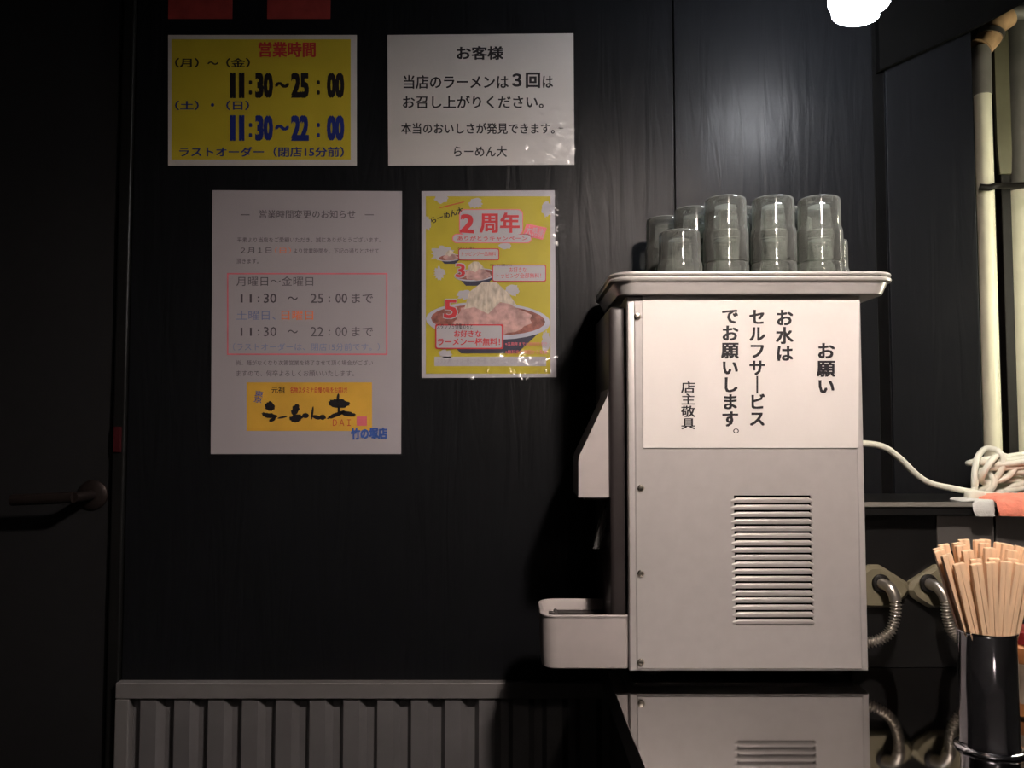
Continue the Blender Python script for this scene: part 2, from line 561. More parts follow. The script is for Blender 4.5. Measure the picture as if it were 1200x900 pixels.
PD = WY - 0.0008              # front face of the posters
def L(k):
    return PD - 0.00022 * k   # print layers

# red papers at the top
for i, (x0, x1, lab) in enumerate([(197, 272, 'dark red square of paper, bottom edge showing, left one above the yellow opening-hours sign'),
                                   (313, 387, 'dark red square of paper, bottom edge showing, right one nearer the white notice')]):
    o = paper([(x0 + 1, -56), (x1 + 1, -56), (x1, 22), (x0, 22)], PD, 0.001, M_redpaper, 'red_paper')
    tag(o, lab, 'paper', 'red papers on the wall')

def bigtime(y0, y1, h):
    m_ = (y0 + y1) / 2
    return [('1', 269.5, y0, 276, y1, 0.05), ('1', 280, y0, 286.5, y1, 0.05), (':', 291.5, y0 + 9, 295.5, y1 - 4, 0.02), ('30', 299, y0, 320, y1, 0.055), ('～', 322, m_ - 4, 339, m_ + 3, 0.05),
            (h, 341, y0, 362, y1, 0.055), (':', 371, y0 + 9, 375, y1 - 4, 0.02), ('00', 383, y0, 403.5, y1, 0.055)]
def smalltime(y0, y1, h, b):
    m_ = (y0 + y1) / 2
    return [('11', 282, y0 + 1, 295, y1 - 0.5, b), (':', 302, y0 + 3.5, 304, y1 - 1, b), ('30', 309, y0, 324, y1, b), ('～', 337, m_ - 2, 349, m_ + 2, b), (h, 364, y0, 379, y1, b),
            (':', 385, y0 + 3.5, 387, y1 - 1, b), ('00', 393, y0, 407, y1, b), ('まで', 412, y0, 437, y1, b)]
# A: yellow opening-hours sign
pa = thing('opening_hours_sign', 'yellow laminated opening-hours sign with white border and tall digits', 'sign', P(307, 195, WY))
paper([(197, 41), (418, 41), (418, 194), (197, 194)], PD, 0.0009, M_paper2, 'sheet', pa)
flat([rect(201, 46, 411, 187)], L(1), M_yellow, 'yellow_field', pa)
letters([('営業時間', 303, 49, 370, 67, 0.03)], L(2), M_red, 'heading', pa, 'red heading text')
letters([('（月）', 205, 68, 233, 79, 0.02), ('～', 243, 72, 256, 76, 0.02), ('（金）', 265, 68, 293, 79, 0.02)] + bigtime(85, 115, '25'), L(2), M_ink, 'lettering', pa, 'black lettering')
letters([('（土）', 205, 118, 233, 129, 0.02), ('・', 247, 121, 251, 125, 0.02), ('（日）', 265, 118, 292, 129, 0.02), *bigtime(135, 165, '22'), ('ラストオーダー（閉店15分前）', 210, 172, 403, 184, 0.02)],
        L(2), M_blue, 'lettering', pa, 'dark blue lettering')
film(196, 40, 419, 195, PD - 0.0012, pa, lambda u, t: 0.0002, 3)

# B: white three-visits notice
pb = thing('customer_notice', 'white landscape laminated notice with black handwritten-style text, right of the yellow sign', 'sign', P(563, 194, WY))
paper([(454, 41), (672, 39), (673, 193), (455, 194)], PD, 0.0009, M_paper2, 'sheet', pb)
letters([('お客様', 535, 54, 590, 70, 0.025), ('当店のラーメンは', 473, 88, 596, 104, 0.018), ('３回', 600, 85, 633, 103, 0.035), ('は', 636, 89, 648, 103, 0.02),
         ('お召し上がりください。', 472, 112, 637, 127, 0.016), ('本当のおいしさが発見できます。', 470, 144, 650, 157, 0.018),
         ('らーめん大', 532, 171, 594, 184, 0.012)], L(1), M_ink, 'lettering', pb)
film(453, 38.5, 674, 195, PD - 0.0006, pb, lambda u, t: 0.0001 + 0.0038 * max(0, min(1, (u - 0.62) * 5)) * max(0, min(1, (t - 0.42) * 5)), 17, 90, 72)

# C: white A3 notice
pc = thing('hours_change_notice', 'tall white notice with red boxed opening hours and amber shop banner at its foot', 'sign', P(358, 532, WY))
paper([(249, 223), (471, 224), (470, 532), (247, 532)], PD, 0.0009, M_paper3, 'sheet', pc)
letters([('―　営業時間変更のお知らせ　―', 282, 246, 438, 256, 0.006),
         ('平素より当店をご愛顧いただき、誠にありがとうございます。', 278, 278, 446, 284, 0.0),
         ('２月１日', 282, 290, 318, 297, 0.0), ('より営業時間を、下記の通りとさせて', 344, 291, 444, 297, 0.0), ('頂きます。', 277, 303, 303, 309, 0.0),
         ('月曜日～金曜日', 277, 324, 367, 335, 0.0), *smalltime(344, 355, '25', 0.008),
         *smalltime(383, 394, '22', 0.0),
         ('尚、麺がなくなり次第営業を終了させて頂く場合がござい', 277, 422, 437, 428, 0.0), ('ますので、何卒よろしくお願いいたします。', 277, 434, 415, 441, 0.0)],
        L(1), M_inksoft, 'lettering', pc)
letters([('土曜日、', 277, 364, 323, 375, 0.004), ('（ラストオーダーは、閉店15分前です。）', 273, 402, 445, 411, 0.0)], L(1), M_blue3, 'lettering', pc, 'pale blue lettering')
letters([('日曜日', 330, 364, 367, 375, 0.008), ('（日）', 322, 290, 341, 297, 0.0)], L(1), M_orangeink, 'lettering', pc, 'orange lettering')
x0, y0, x1, y1, t = 266, 320, 454, 416, 1.6
flat([rect(x0, y0, x1, y0 + t), rect(x0, y1 - t, x1, y1), rect(x0, y0 + t, x0 + t, y1 - t), rect(x1 - t, y0 + t, x1, y1 - t)], L(1), M_pink, 'red_box_line', pc)
flat([rect(289, 448, 436, 505)], L(1), M_orange, 'shop_banner', pc, 'amber shop banner')
letters([('元祖', 318, 453, 334, 461, 0.01)], L(2), M_ink, 'banner_lettering', pc)
flat([ell(316, 476, 6, 5.5, rough=0.3, tilt=20), ell(316, 487, 9, 3, rough=0.4, tilt=12), ell(319, 492, 4, 2, tilt=-20), ell(331, 489, 6, 1.2, tilt=-12),
      ell(346, 480, 4, 7, rough=0.3, tilt=24), ell(347, 490, 8, 4.5, rough=0.3, tilt=-12), ell(358, 487, 4, 3, tilt=0), ell(366, 484, 1.3, 8, tilt=8),
      ell(371, 489, 5, 2.4, tilt=18), ell(378, 489, 4, 3, rough=0.3), ell(397, 473, 12, 5.4, rough=0.25, tilt=4), ell(396, 466, 1.6, 5, tilt=8),
      ell(394, 486, 11, 2.4, rough=0.3, tilt=-22), ell(408, 485, 9, 3, rough=0.3, tilt=10), ell(397, 480, 1.4, 5)], L(2), M_ink, 'brush_lettering', pc)
letters([('名物スタミナ自慢の味をお届け！', 340, 453.5, 407, 460.5, 0.01), ('ＤＡＩ', 390, 491.5, 411, 499, 0.0)], L(2), M_red, 'banner_lettering', pc, 'red banner lettering')
letters([('東\n京', 298, 458, 308, 472, 0.01, 10)], L(2), M_blue2, 'banner_lettering', pc, 'blue banner lettering')
flat([rect(418, 488, 430, 499)], L(2), M_pink, 'seal_mark', pc)
letters([('竹の塚店', 411, 501, 454, 515, 0.05, -1)], L(3), M_blue2, 'branch_lettering', pc, 'blue branch name')
film(245, 221.5, 472.5, 534, PD - 0.0009, pc, lambda u, t: 0.0001 + 0.0003 * (u > 0.97), 21)

# D: second-anniversary poster
pd_ = thing('anniversary_poster', 'small yellow anniversary poster with red numerals and noodle bowls, crinkled laminate', 'poster', P(572, 442, WY))
paper([(494, 224), (650, 223), (652, 442), (494, 443)], PD, 0.0009, M_white, 'sheet', pd_)
flat([rect(499, 230, 645, 438)], L(1), M_yellow2, 'yellow_field', pd_)
flat([ell(518, 232, 8, 6, rough=.5), ell(557, 238, 8, 6, rough=.5), ell(519, 297, 14, 8, rough=.5), ell(640, 245, 5, 9, rough=.4), ell(592, 288, 7, 4, rough=.4),
      ell(515, 320, 7, 7, rough=.6), ell(545, 345, 9, 6, rough=.5), ell(600, 340, 8, 6, rough=.5), ell(501, 262, 4, 7, rough=.5), ell(640, 400, 5, 12, rough=.4),
      ell(522, 415, 8, 5, rough=.5), rect(509, 418, 640, 429)], L(2), M_white, 'cloud_patches', pd_)
flat([rrect(538, 245, 613, 276, 6), rrect(530, 274, 623, 285, 5)], L(3), M_pink, 'heading_outline', pd_)
flat([rrect(539, 246, 612, 275, 6), rrect(531, 275, 622, 284, 4.5)], L(4), M_white, 'heading_backing', pd_)
letters([('2', 539, 251, 556, 273, 0.035, 4), ('周年', 562, 249, 609, 273, 0.03), ('ありがとうキャンペーン', 536, 276.5, 618, 282, 0.01)], L(5), M_red, 'heading', pd_)
flat([[(617, 262), (641, 267), (636, 281), (612, 276)]], L(3), M_pink, 'thanks_stamp', pd_)
letters([('大感謝', 616, 266, 638, 277, 0.0, 12)], L(4), M_white, 'stamp_lettering', pd_)
letters([('らーめん大', 504, 248, 544, 256, 0.02, -20)], L(3), M_ink, 'shop_lettering', pd_)
flat([[(515, 243), (544, 236), (544, 237), (515, 244)], rrect(537, 291, 585, 305, 2), rrect(577, 310, 640, 330, 2), rrect(510, 380, 590, 409, 2)], L(7), M_red, 'box_outline', pd_)
flat([rrect(538, 292, 584, 304, 2), rrect(578, 311, 639, 329, 2), rrect(511.5, 381.5, 588, 407.5, 2)], L(8), M_white, 'box_field', pd_)
letters([('トッピング一品無料', 541, 295, 581, 300, 0.0), ('お好きな', 597, 313, 617, 319, 0.0), ('トッピング全部無料！', 582, 320, 634, 326, 0.0), ('お好きな', 532, 387, 564, 395, 0.02),
         ('ラーメン一杯無料！', 513, 396, 586, 405, 0.02)], L(9), M_red, 'box_lettering', pd_)
letters([('スタンプ２個で', 536, 289, 556, 292, 0.0), ('スタンプ３個集めると', 574, 309, 600, 312, 0.0), ('スタンプ５個集めると', 512, 379, 554, 386, 0.0)], L(9), M_ink, 'small_lettering', pd_)
# bowls: back to front
def bowl(cx, cy, s, k, big=False):
    n = 'bowl_picture'
    flat([ell(cx, cy, 73 * s, 22 * s, tilt=2 if big else -4)], L(k), M_rim, n, pd_)
    flat([[(cx - 60 * s, cy + 8 * s), (cx + 66 * s, cy + 8 * s), (cx + 34 * s, cy + 38 * s), (cx - 32 * s, cy + 38 * s)]], L(k - 0.5), M_bowl, n, pd_)
    flat([ell(cx, cy - 1 * s, 67 * s, 18 * s, tilt=2 if big else -4)], L(k + 0.4), M_broth, n, pd_)
    flat([ell(cx + 5 * s, cy - 2 * s, 44 * s, 20 * s, rough=.25)], L(k + 0.8), M_meat, n, pd_)
    flat([[(cx - 28 * s, cy - 14 * s), (cx - 22 * s, cy - 34 * s), (cx - 6 * s, cy - 46 * s), (cx + 10 * s, cy - 45 * s), (cx + 24 * s, cy - 32 * s), (cx + 34 * s, cy - 18 * s),
           (cx + 14 * s, cy - 22 * s), (cx, cy - 8 * s), (cx - 16 * s, cy - 16 * s)]], L(k + 1.2), M_sprout, n, pd_)
bowl(527, 302, 0.19, 3)
bowl(557, 322, 0.34, 4)
bowl(572, 376, 1.0, 5, True)
letters([('3', 533, 308, 546, 326, 0.05, 0), ('5', 519, 350, 537, 374, 0.05, 0)], L(8), M_white, 'numeral_backing', pd_)
letters([('3', 534, 309, 545, 325, 0.02, 0), ('5', 520, 351, 536, 373, 0.02, 0)], L(9), M_red, 'numeral', pd_)
letters([('※五周年までの期間限定で', 592, 401, 641, 405, 0.0), ('※無料券は次回から有効', 592, 410, 641, 415, 0.0)], L(8), M_pink, 'note_lettering', pd_)
letters([('スタンプカードは一杯につき一個。他のサービスとの併用はできません。', 512, 420, 638, 426, 0.0)], L(3), M_grey, 'note_lettering', pd_, 'grey small print')
film(491.5, 221.5, 654, 445, PD - 0.0026, pd_, lambda u, t: 0.00008 + 0.0046 * (max(0, min(1, (t - 0.84) * 14)) * min(1, u * 2) + max(0, min(1, (u - 0.84) * 9)) * max(0, min(1, (0.4 - t) * 5))), 5, 90, 110)

# ------------------------------------------------------------------ corrugated dado left of the counter
dp = thing('corrugated_panel', 'grey corrugated steel dado with flat trim, low on the black wall', 'panel', (wx(400), WY, 0.0))
xl, xr = P(140, 850, WY).x, 0.9
zt, zt2 = P(400, 799, WY - 0.012).z, P(400, 818, WY - 0.012).z
b = MB()
pitch = 0.0535
prof = []
x = xl + 0.02
k = 0
while x < xr:
    prof += [(x, 0.001), (x + 0.012, 0.001), (x + 0.019, 0.013), (x + 0.044, 0.013)]
    x += pitch
    k += 1
v = []
for (px_, dy_) in prof:
    v += [(px_, WY - 0.001 - dy_, 0.02), (px_, WY - 0.001 - dy_, zt2 + 0.004)]
f = [(2 * i, 2 * i + 2, 2 * i + 3, 2 * i + 1) for i in range(len(prof) - 1)]
obj('corrugated_sheet', v, f, M_corr, dp)
MB().box(xl, xr, WY - 0.018, WY - 0.0005, zt2, zt, 0.002).build('top_rail', M_frame, dp)
MB().box(xl, xl + 0.022, WY - 0.018, WY - 0.0005, 0.02, zt2 - 0.0005, 0.002).build('side_rail', M_frame, dp)
MB().box(xl, xr, WY - 0.018, WY - 0.0005, 0.0, 0.0195, 0.002).build('bottom_rail', M_frame, dp)

# ------------------------------------------------------------------ counter
ct = thing('counter', 'polished dark counter carrying the water cooler, mirror-like top', 'counter', (0.7, 0.5, 0))
XC = PZ(762, 900, CT).x - 0.006
MB().box(XC, 1.9, -0.25, WY - 0.02, CT - 0.003, CT, 0.0008).build('counter_top', M_counter, ct)
MB().box(XC + 0.0005, 1.9, -0.25, WY - 0.02, CT - 0.04, CT - 0.0032).build('core_board', M_edge, ct)
MB().box(XC + 0.20, 1.88, -0.10, WY - 0.03, 0.0, CT - 0.041).build('base_panel', M_edge, ct)

# raised ledge between the counter and the kitchen
YR = 1.19
ZL = P(1080, 590, 1.165).z
lg = thing('serving_ledge', 'raised black serving ledge behind the counter, right of the water cooler', 'ledge', (0.8, YR, CT))
X0 = 0.484
LB_ = [(X0, 1.166), (1.9, 1.166), (1.9, 1.72), (XE + 0.002, 1.72), (XE + 0.002, WY - 0.002), (X0, WY - 0.002)]
MB().add([(x, y, z) for z in (ZL - 0.016, ZL) for x, y in LB_], [tuple(range(6)), tuple(range(6, 12))] + [(i, (i + 1) % 6, 6 + (i + 1) % 6, 6 + i) for i in range(6)]).build('ledge_board', M_blackgl, lg)
MB().box(X0, 1.9, YR, YR + 0.02, CT + 0.0005, ZL - 0.0165).build('riser_panel', M_blackgl, lg)
a = P(1042, 588.5, 1.1645)
c2 = P(1042, 594, 1.1645)
MB().box(X0, 1.9, 1.1630, 1.1658, c2.z, a.z, 0.0005).build('edge_strip', M_dusty, lg, label='worn grey metal edge strip')
for (xa, xb, ya, yb) in ((1098, 1165.5, 604, 646), (1167, 1262, 605, 648)):
    p0, p1 = P(xa, ya, YR - 0.004), P(xb, yb, YR - 0.004)
    MB().box(p0.x, p1.x, YR - 0.004, YR - 0.0003, p1.z, p0.z, 0.0008).build('steel_plate', M_steel, lg)

# ------------------------------------------------------------------ water cooler
wc = thing('water_cooler', 'silver-grey countertop water cooler with side vent and drip tray', 'water cooler', (0.32, 1.23, CT))
BX0, BX1, BY0, BY1 = 0.1575, 0.4785, 1.126, 1.334
# body shell, open behind the vent
MB().box(BX0, BX1, BY0 + 0.03, BY1, ZB, ZT, 0.004).build('body', M_silver, wc)
pv0, pv1 = P(860, 580.5, 1.12), P(953, 733, 1.12)
VX0, VX1, VZ1, VZ0 = pv0.x, pv1.x, pv0.z, pv1.z
PY = 1.12
def ring(x0, x1, z0, z1, y):
    return [(x0, y, z0), (x1, y, z0), (x1, y, z1), (x0, y, z1)]
rings = [ring(BX0, BX1, ZB, ZT, BY0 + 0.034), ring(BX0, BX1, ZB, ZT, PY + 0.005), ring(BX0 + 0.0015, BX1 - 0.0015, ZB + 0.001, ZT - 0.001, PY + 0.002),
         ring(BX0 + 0.009, BX1 - 0.009, ZB + 0.003, ZT - 0.004, PY + 0.0012), ring(BX0 + 0.011, BX1 - 0.011, ZB + 0.004, ZT - 0.006, PY),
         ring(VX0, VX1, VZ0, VZ1, PY), ring(VX0, VX1, VZ0, VZ1, PY + 0.003)]
v, f = [], []
for i, r in enumerate(rings):
    v += r
    if i:
        f += [((i - 1) * 4 + k, (i - 1) * 4 + (k + 1) % 4, i * 4 + (k + 1) % 4, i * 4 + k) for k in range(4)]
obj('side_panel', v, f, M_silver, wc, 20)
MB().box(VX0 - 0.004, VX1 + 0.004, PY + 0.014, PY + 0.016, VZ0 - 0.004, VZ1 + 0.004).build('vent_backing', M_dark, wc)
# eighteen pressed louvers
N = 18
pt = (VZ1 - VZ0 - 0.002) / N
lv = None
for k in range(N):
    zt_ = VZ1 - 0.003 - k * pt
    zb_ = zt_ - pt + 0.0027
    sec = [(zb_, 0.0), (zb_ + (zt_ - zb_) * 0.3, -0.0012), (zb_ + (zt_ - zb_) * 0.6, -0.0016), (zt_ - 0.001, -0.0008), (zt_, 0.001), (zt_ - 0.0004, 0.003), (zb_ + 0.0012, 0.008)]
    if lv is None:
        v, f = [], []
        xsl = [VX0 - 0.004, VX0 + 0.004, VX1 - 0.003, VX1 + 0.002]
        for xi, xx in enumerate(xsl):
            fl = 1.0 if xi in (1, 2) else 0.0
            for (z_, y_) in sec:
                yy = y_ if fl else min(y_, 0.0) * 0.0 - 0.0002 + (0.0 if y_ < 0.002 else 0.0001)
                v.append((xx, PY + yy - 0.0002, z_ if fl else zb_ + (z_ - zb_) * 0.55))
        n_ = len(sec)
        for xi in range(3):
            for q in range(n_ - 1):
                f.append((xi * n_ + q, xi * n_ + q + 1, (xi + 1) * n_ + q + 1, (xi + 1) * n_ + q))
        lv = obj('louver', v, f, M_silver, wc, 50)
        z_first = zt_
    else:
        o = lv.copy()
        C.objects.link(o)
        o.parent = wc
        o.matrix_parent_inverse = lv.matrix_parent_inverse.copy()
        o.location.z += zt_ - z_first
# screws on the panel
for (sx, sy) in ((751, 572), (751, 672), (751, 776), (747, 371)):
    p = P(sx, sy, PY)
    T = Matrix.Translation(p) @ Matrix.Rotation(pi / 2, 4, 'X')
    MB().lathe([(0.0048, -0.0005), (0.0048, 0.0012), (0.0036, 0.0026), (0.0012, 0.0031)], 0, 0, 16, True, True, T).build('screw', M_screw, wc, 30)
# plinth and feet
MB().box(BX0 + 0.01, BX1 - 0.01, 1.15, BY1 - 0.01, ZB - 0.006, ZB - 0.0005).build('plinth', M_cover, wc)
for fx in (BX0 + 0.035, BX1 - 0.035):
    for fy in (1.165, 1.305):
        MB().lathe([(0.013, CT + 0.0004), (0.014, CT + 0.004), (0.012, ZB - 0.0062)], fx, fy, 16, True, True).build('foot', M_rubber, wc, 40)
# dark front cover (the face that carries the tap), on the left
CX = P(714, 450, 1.135).x
MB().box(CX, BX0 - 0.0005, 1.134, 1.326, ZB + 0.05, ZT - 0.012, 0.006).build('front_cover', M_cover, wc, 40)
# dispenser head: wedge-shaped hood
hd = 1.142
q = lambda px, py: (P(px, py, hd).x, P(px, py, hd).z)
sh = MB()
sh.prism([q(712, 464), q(679, 534), q(678, 540), q(678, 583), (CX - 0.0006, q(678, 583)[1]), (CX - 0.0006, q(712, 456)[1])], hd, hd + 0.10)
sh.build('dispenser_head', M_silver2, wc, 25)
MB().box(q(683, 0)[0], CX - 0.001, hd + 0.01, hd + 0.09, q(0, 586.5)[1], q(0, 583.5)[1]).build('head_underside', M_cover, wc)
# spout and clear push lever
p = P(703, 600, 1.185)
MB().lathe([(0.007, p.z + 0.012), (0.008, p.z + 0.020), (0.008, q(0, 586)[1])], P(716, 590, 1.185).x - 0.004, 1.185, 16, True, True).build('spout', M_cover, wc, 40)
t0_, t1_ = P(711, 598, 1.18), P(699, 643, 1.18)
lvv = [t0_, t1_]
w_ = 0.0045
MB().add([t0_ + Vector((-w_, 0, 0)), t0_ + Vector((w_, 0, 0)), t1_ + Vector((w_, 0, 0)), t1_ + Vector((-w_, 0, 0)),
          t0_ + Vector((-w_, .022, 0)), t0_ + Vector((w_, .022, 0)), t1_ + Vector((w_, .022, 0)), t1_ + Vector((-w_, .022, 0))],
         [(0, 1, 2, 3), (7, 6, 5, 4), (0, 4, 5, 1), (1, 5, 6, 2), (2, 6, 7, 3), (3, 7, 4, 0)]).build('push_lever', M_clear, wc)
MB().tube([P(711, 586, 1.19), P(711, 592, 1.19), t0_ + Vector((0, .011, 0.001))], 0.003, 8, 3).build('lever_pin', M_dark, wc, 40)
# drip tray: rounded open box
def rr3(x0, x1, y0, y1, rl, rr, z, n=8):
    out = []
    for cx, cy, a0, r in ((x1 - rr, y0 + rr, -90, rr), (x1 - rr, y1 - rr, 0, rr), (x0 + rl, y1 - rl, 90, rl), (x0 + rl, y0 + rl, 180, rl)):
        for k in range(n + 1):
            a = radians(a0 + 90 * k / n)
            out.append(Vector((cx + r * cos(a), cy + r * sin(a), z)))
    return out
def loft(rings, cap0=True, cap1=True):
    b = MB()
    n = len(rings[0])
    v = [p for r in rings for p in r]
    f = [(i * n + k, i * n + (k + 1) % n, (i + 1) * n + (k + 1) % n, (i + 1) * n + k) for i in range(len(rings) - 1) for k in range(n)]
    if cap0:
        f.append(tuple(range(n)))
    if cap1:
        f.append(tuple((len(rings) - 1) * n + k for k in range(n)))
    return b.add(v, f)
D0, D1 = 1.124, 1.232
dx0, dzt, dzb = P(634, 740, 1.13).x, P(690, 721, D0).z, P(690, 785, D0).z
R_ = 0.022
rings = []
for (o_, z_) in ((0.004, dzb), (0.0015, dzb + 0.002), (0.0006, dzb + 0.02), (0.0, dzt - 0.004), (-0.0008, dzt - 0.003), (-0.001, dzt - 0.001), (0.0, dzt), (0.003, dzt), (0.0042, dzt - 0.002), (0.005, dzt - 0.016)):
    rings.append(rr3(dx0 + o_, BX0 - 0.001 - max(o_, 0) * 0.3, D0 + o_, D1 - o_, R_ - o_ * 0.6, 0.004, z_))
loft(rings).build('drip_tray', M_silver2, wc, 35)
gr = MB()
gx0, gx1 = dx0 + 0.014, BX0 - 0.008
k = 0
y = D0 + 0.012
while y < D1 - 0.012:
    ins = 0.012 if (y < D0 + 0.02 or y > D1 - 0.02) else 0
    gr.box(gx0 + ins * 0.6, gx1, y, y + 0.004, dzt - 0.0158, dzt - 0.0135)
    y += 0.008
gr.box(gx0 + 0.008, gx0 + 0.012, D0 + 0.012, D1 - 0.012, dzt - 0.0135, dzt - 0.012)
gr.build('drip_grate', M_cover, wc, label='dark slotted drip grate')

# paper sign taped to the cooler
sg = thing('self_service_sign', 'white laminated sign with vertical black Japanese text on the water cooler side', 'sign', P(880, 525, PY))
SD = PY - 0.0016
sp = [(753, 346), (1007, 347), (1006, 525), (754, 525)]
paper(sp, SD, 0.0010, M_paper, 'sheet', sg)
letters([('お\n願\nい', 957, 402, 979, 461, 0.03), ('お\n水\nは', 909, 363, 930, 423, 0.03), ('セ\nル\nフ\nサ\n｜\nビ\nス', 878, 363, 897, 499, 0.03),
         ('で\nお\n願\nい\nし\nま\nす', 845, 363, 866, 500, 0.03), ('。', 859, 502, 866, 508, 0.0), ('店\n主\n敬\n具', 798, 447, 815, 503, 0.018)],
        SD - 0.0003, M_ink, 'lettering', sg)
film(752.6, 344.5, 1009, 526.5, SD - 0.0009, sg, lambda u, t: 0.0001 + 0.0002 * (1 - u) * (1 - t), 31)

# ------------------------------------------------------------------ serving tray with glasses
TX0, TX1, TY0, TY1 = P(712, 330, 1.135).x, P(1045, 326, 1.12).x, 1.094, 1.328
zr = P(900, 317.5, 1.095).z
z0 = ZT + 0.0005
rings = []
H_ = zr - z0
for (o_, z_) in ((0.016, z0), (0.0125, z0 + 0.0012), (0.0055, zr - 0.0135), (0.0035, zr - 0.0125), (0.0005, zr - 0.0115), (-0.0002, zr - 0.009), (0.0008, zr - 0.0068),
                 (0.0050, zr - 0.0058), (0.0014, zr - 0.0047), (0.0002, zr - 0.003), (0.0012, zr - 0.0006), (0.003, zr), (0.0048, zr - 0.001), (0.0075, zr - 0.012), (0.0145, z0 + 0.0035), (0.018, z0 + 0.0022)):
    rings.append(rr3(TX0 + o_, TX1 - o_, TY0 + o_, TY1 - o_, 0.034 - o_, 0.034 - o_, z_, 10))
tr = loft(rings).build('serving_tray', M_tray, None, 32)
tag(tr, 'shallow aluminium tray with rolled rim lying on top of the water cooler', 'tray')
zf = z0 + 0.0024

ztop1 = P(850, 273, 1.15).z
ztop2 = P(850, 234, 1.15).z
GH = ztop1 - zf
off = ztop2 - ztop1
GB = GH - off                 # length of the narrow base half
def glass_mesh():
    h, gb = GH, GB
    prof = [(0.0010, h - 0.0022), (0.018, h - 0.0022), (0.0225, h - 0.001), (0.0262, h), (0.0282, h - 0.0016), (0.0288, h - 0.005), (0.0290, h - gb + 0.004), (0.0294, h - gb + 0.0015),
            (0.0306, h - gb - 0.001), (0.0313, h - gb - 0.006), (0.0315, 0.002), (0.0311, 0.0), (0.0303, 0.0), (0.0298, 0.002),
            (0.0296, off - 0.010), (0.0294, off - 0.004), (0.0282, off - 0.0012), (0.0272, off + 0.004), (0.0268, h - 0.015), (0.0250, h - 0.0105), (0.018, h - 0.0088), (0.001, h - 0.0085)]
    b = MB().lathe(prof, 0, 0, 40, True, True)
    return b
g0 = glass_mesh().build('water_glass', M_glass, None, 60)
first = True
cnt = 0
def place_glass(x, y, lvl, label):
    global first, g0
    if first:
        o = g0
        first = False
    else:
        o = g0.copy()
        C.objects.link(o)
    o.location = (x, y, zf + 0.0002 + lvl * (off + 0.0002))
    o.rotation_euler.z = random.random() * 6
    tag(o, label, 'glass', 'upturned water glasses on the tray')
ords = ['first', 'second', 'third', 'fourth', 'fifth']
gx = [0.2365, 0.3017, 0.3690, 0.4340]
rows = [('front', 1.150, gx, [1, 2, 2, 2]), ('middle', 1.2065, [(gx[i] + gx[i + 1]) / 2 for i in range(3)] + [0.4660], [2, 2, 2, 1]),
        ('back', 1.2630, [x + 0.001 for x in gx], [2, 2, 2, 2])]
for rn, yy, xs_, hs in rows:
    for i, (xx, hh) in enumerate(zip(xs_, hs)):
        for lv_ in range(hh):
            if hh == 1:
                lab = f'lone upturned clear glass at the {"left" if i == 0 else "right"} end of the {rn} row on the tray'
            else:
                lab = f'{"upper" if lv_ else "lower"} upturned clear glass of the {ords[i]} stack from left, {rn} row of the tray'
            place_glass(xx, yy, lv_, lab)

# ------------------------------------------------------------------ pendant bulbs
def bulb(cx, cy, zb, m, label, turns=4.0, with_tube=0.0066, shade=None):
    t = thing('pendant_bulb', label, 'lamp', (cx, cy, 2.5), 'spiral pendant bulbs over the counter')
    pts = []
    n = 26 * int(turns * 1)
    Hh = 0.060
    for k in range(n + 1):
        u = k / n
        a = 2 * pi * turns * u
        z = zb + with_tube + Hh * u
        r = 0.033 * sqrt(max(0.0, 1 - (1 - min(1, u * 2.6 + 0.22)) ** 2))
        pts.append((cx + r * cos(a), cy + r * sin(a), z))
    pts.append((cx + 0.015, cy, zb + Hh + 0.02))
    MB().tube(pts, with_tube, 8, 1).build('spiral_tube', m, t, 60)
    zz = zb + Hh + 0.012
    MB().lathe([(0.010, zz + 0.006), (0.030, zz + 0.008), (0.033, zz + 0.014), (0.027, zz + 0.04), (0.015, zz + 0.052)], cx, cy, 24, True, True).build('bulb_base', M_whitepl, t, 40)
    MB().lathe([(0.022, zz + 0.0525), (0.024, zz + 0.06), (0.024, zz + 0.10), (0.008, zz + 0.12)], cx, cy, 24, True, True).build('socket', M_rubber, t, 40)
    if shade:
        zs = zb + shade
        MB().lathe([(0.10, zs), (0.101, zs), (0.085, zs + 0.05), (0.045, zz + 0.085), (0.0245, zz + 0.095), (0.0245, zz + 0.093), (0.044, zz + 0.083), (0.084, zs + 0.05)], cx, cy, 40, False, False).build('lamp_shade', M_shade, t, 40)
    MB().tube([(cx, cy, zz + 0.119), (cx, cy, 2.0), (cx, cy, 2.48)], 0.003, 8, 1).build('flex', M_rubber, t, 40)
    MB().lathe([(0.045, 2.499), (0.045, 2.49), (0.03, 2.475)], cx, cy, 24, True, True).build('ceiling_rose', M_rubber, t, 40)
    return t
pB = P(1007, 23, 1.082)
bulb(pB.x, 1.082, pB.z, M_bulb, 'glaring white spiral bulb hanging at the top edge above the water cooler')
bulb(0.35, 0.43, CZ + 0.56, M_bulb2, 'warm spiral bulb hanging above the frame, between the viewpoint and the cooler', shade=0.019)
bulb(0.48, -0.45, CZ + 0.56, M_bulb3, 'warm spiral bulb hanging over the seats behind the viewpoint', shade=0.006)

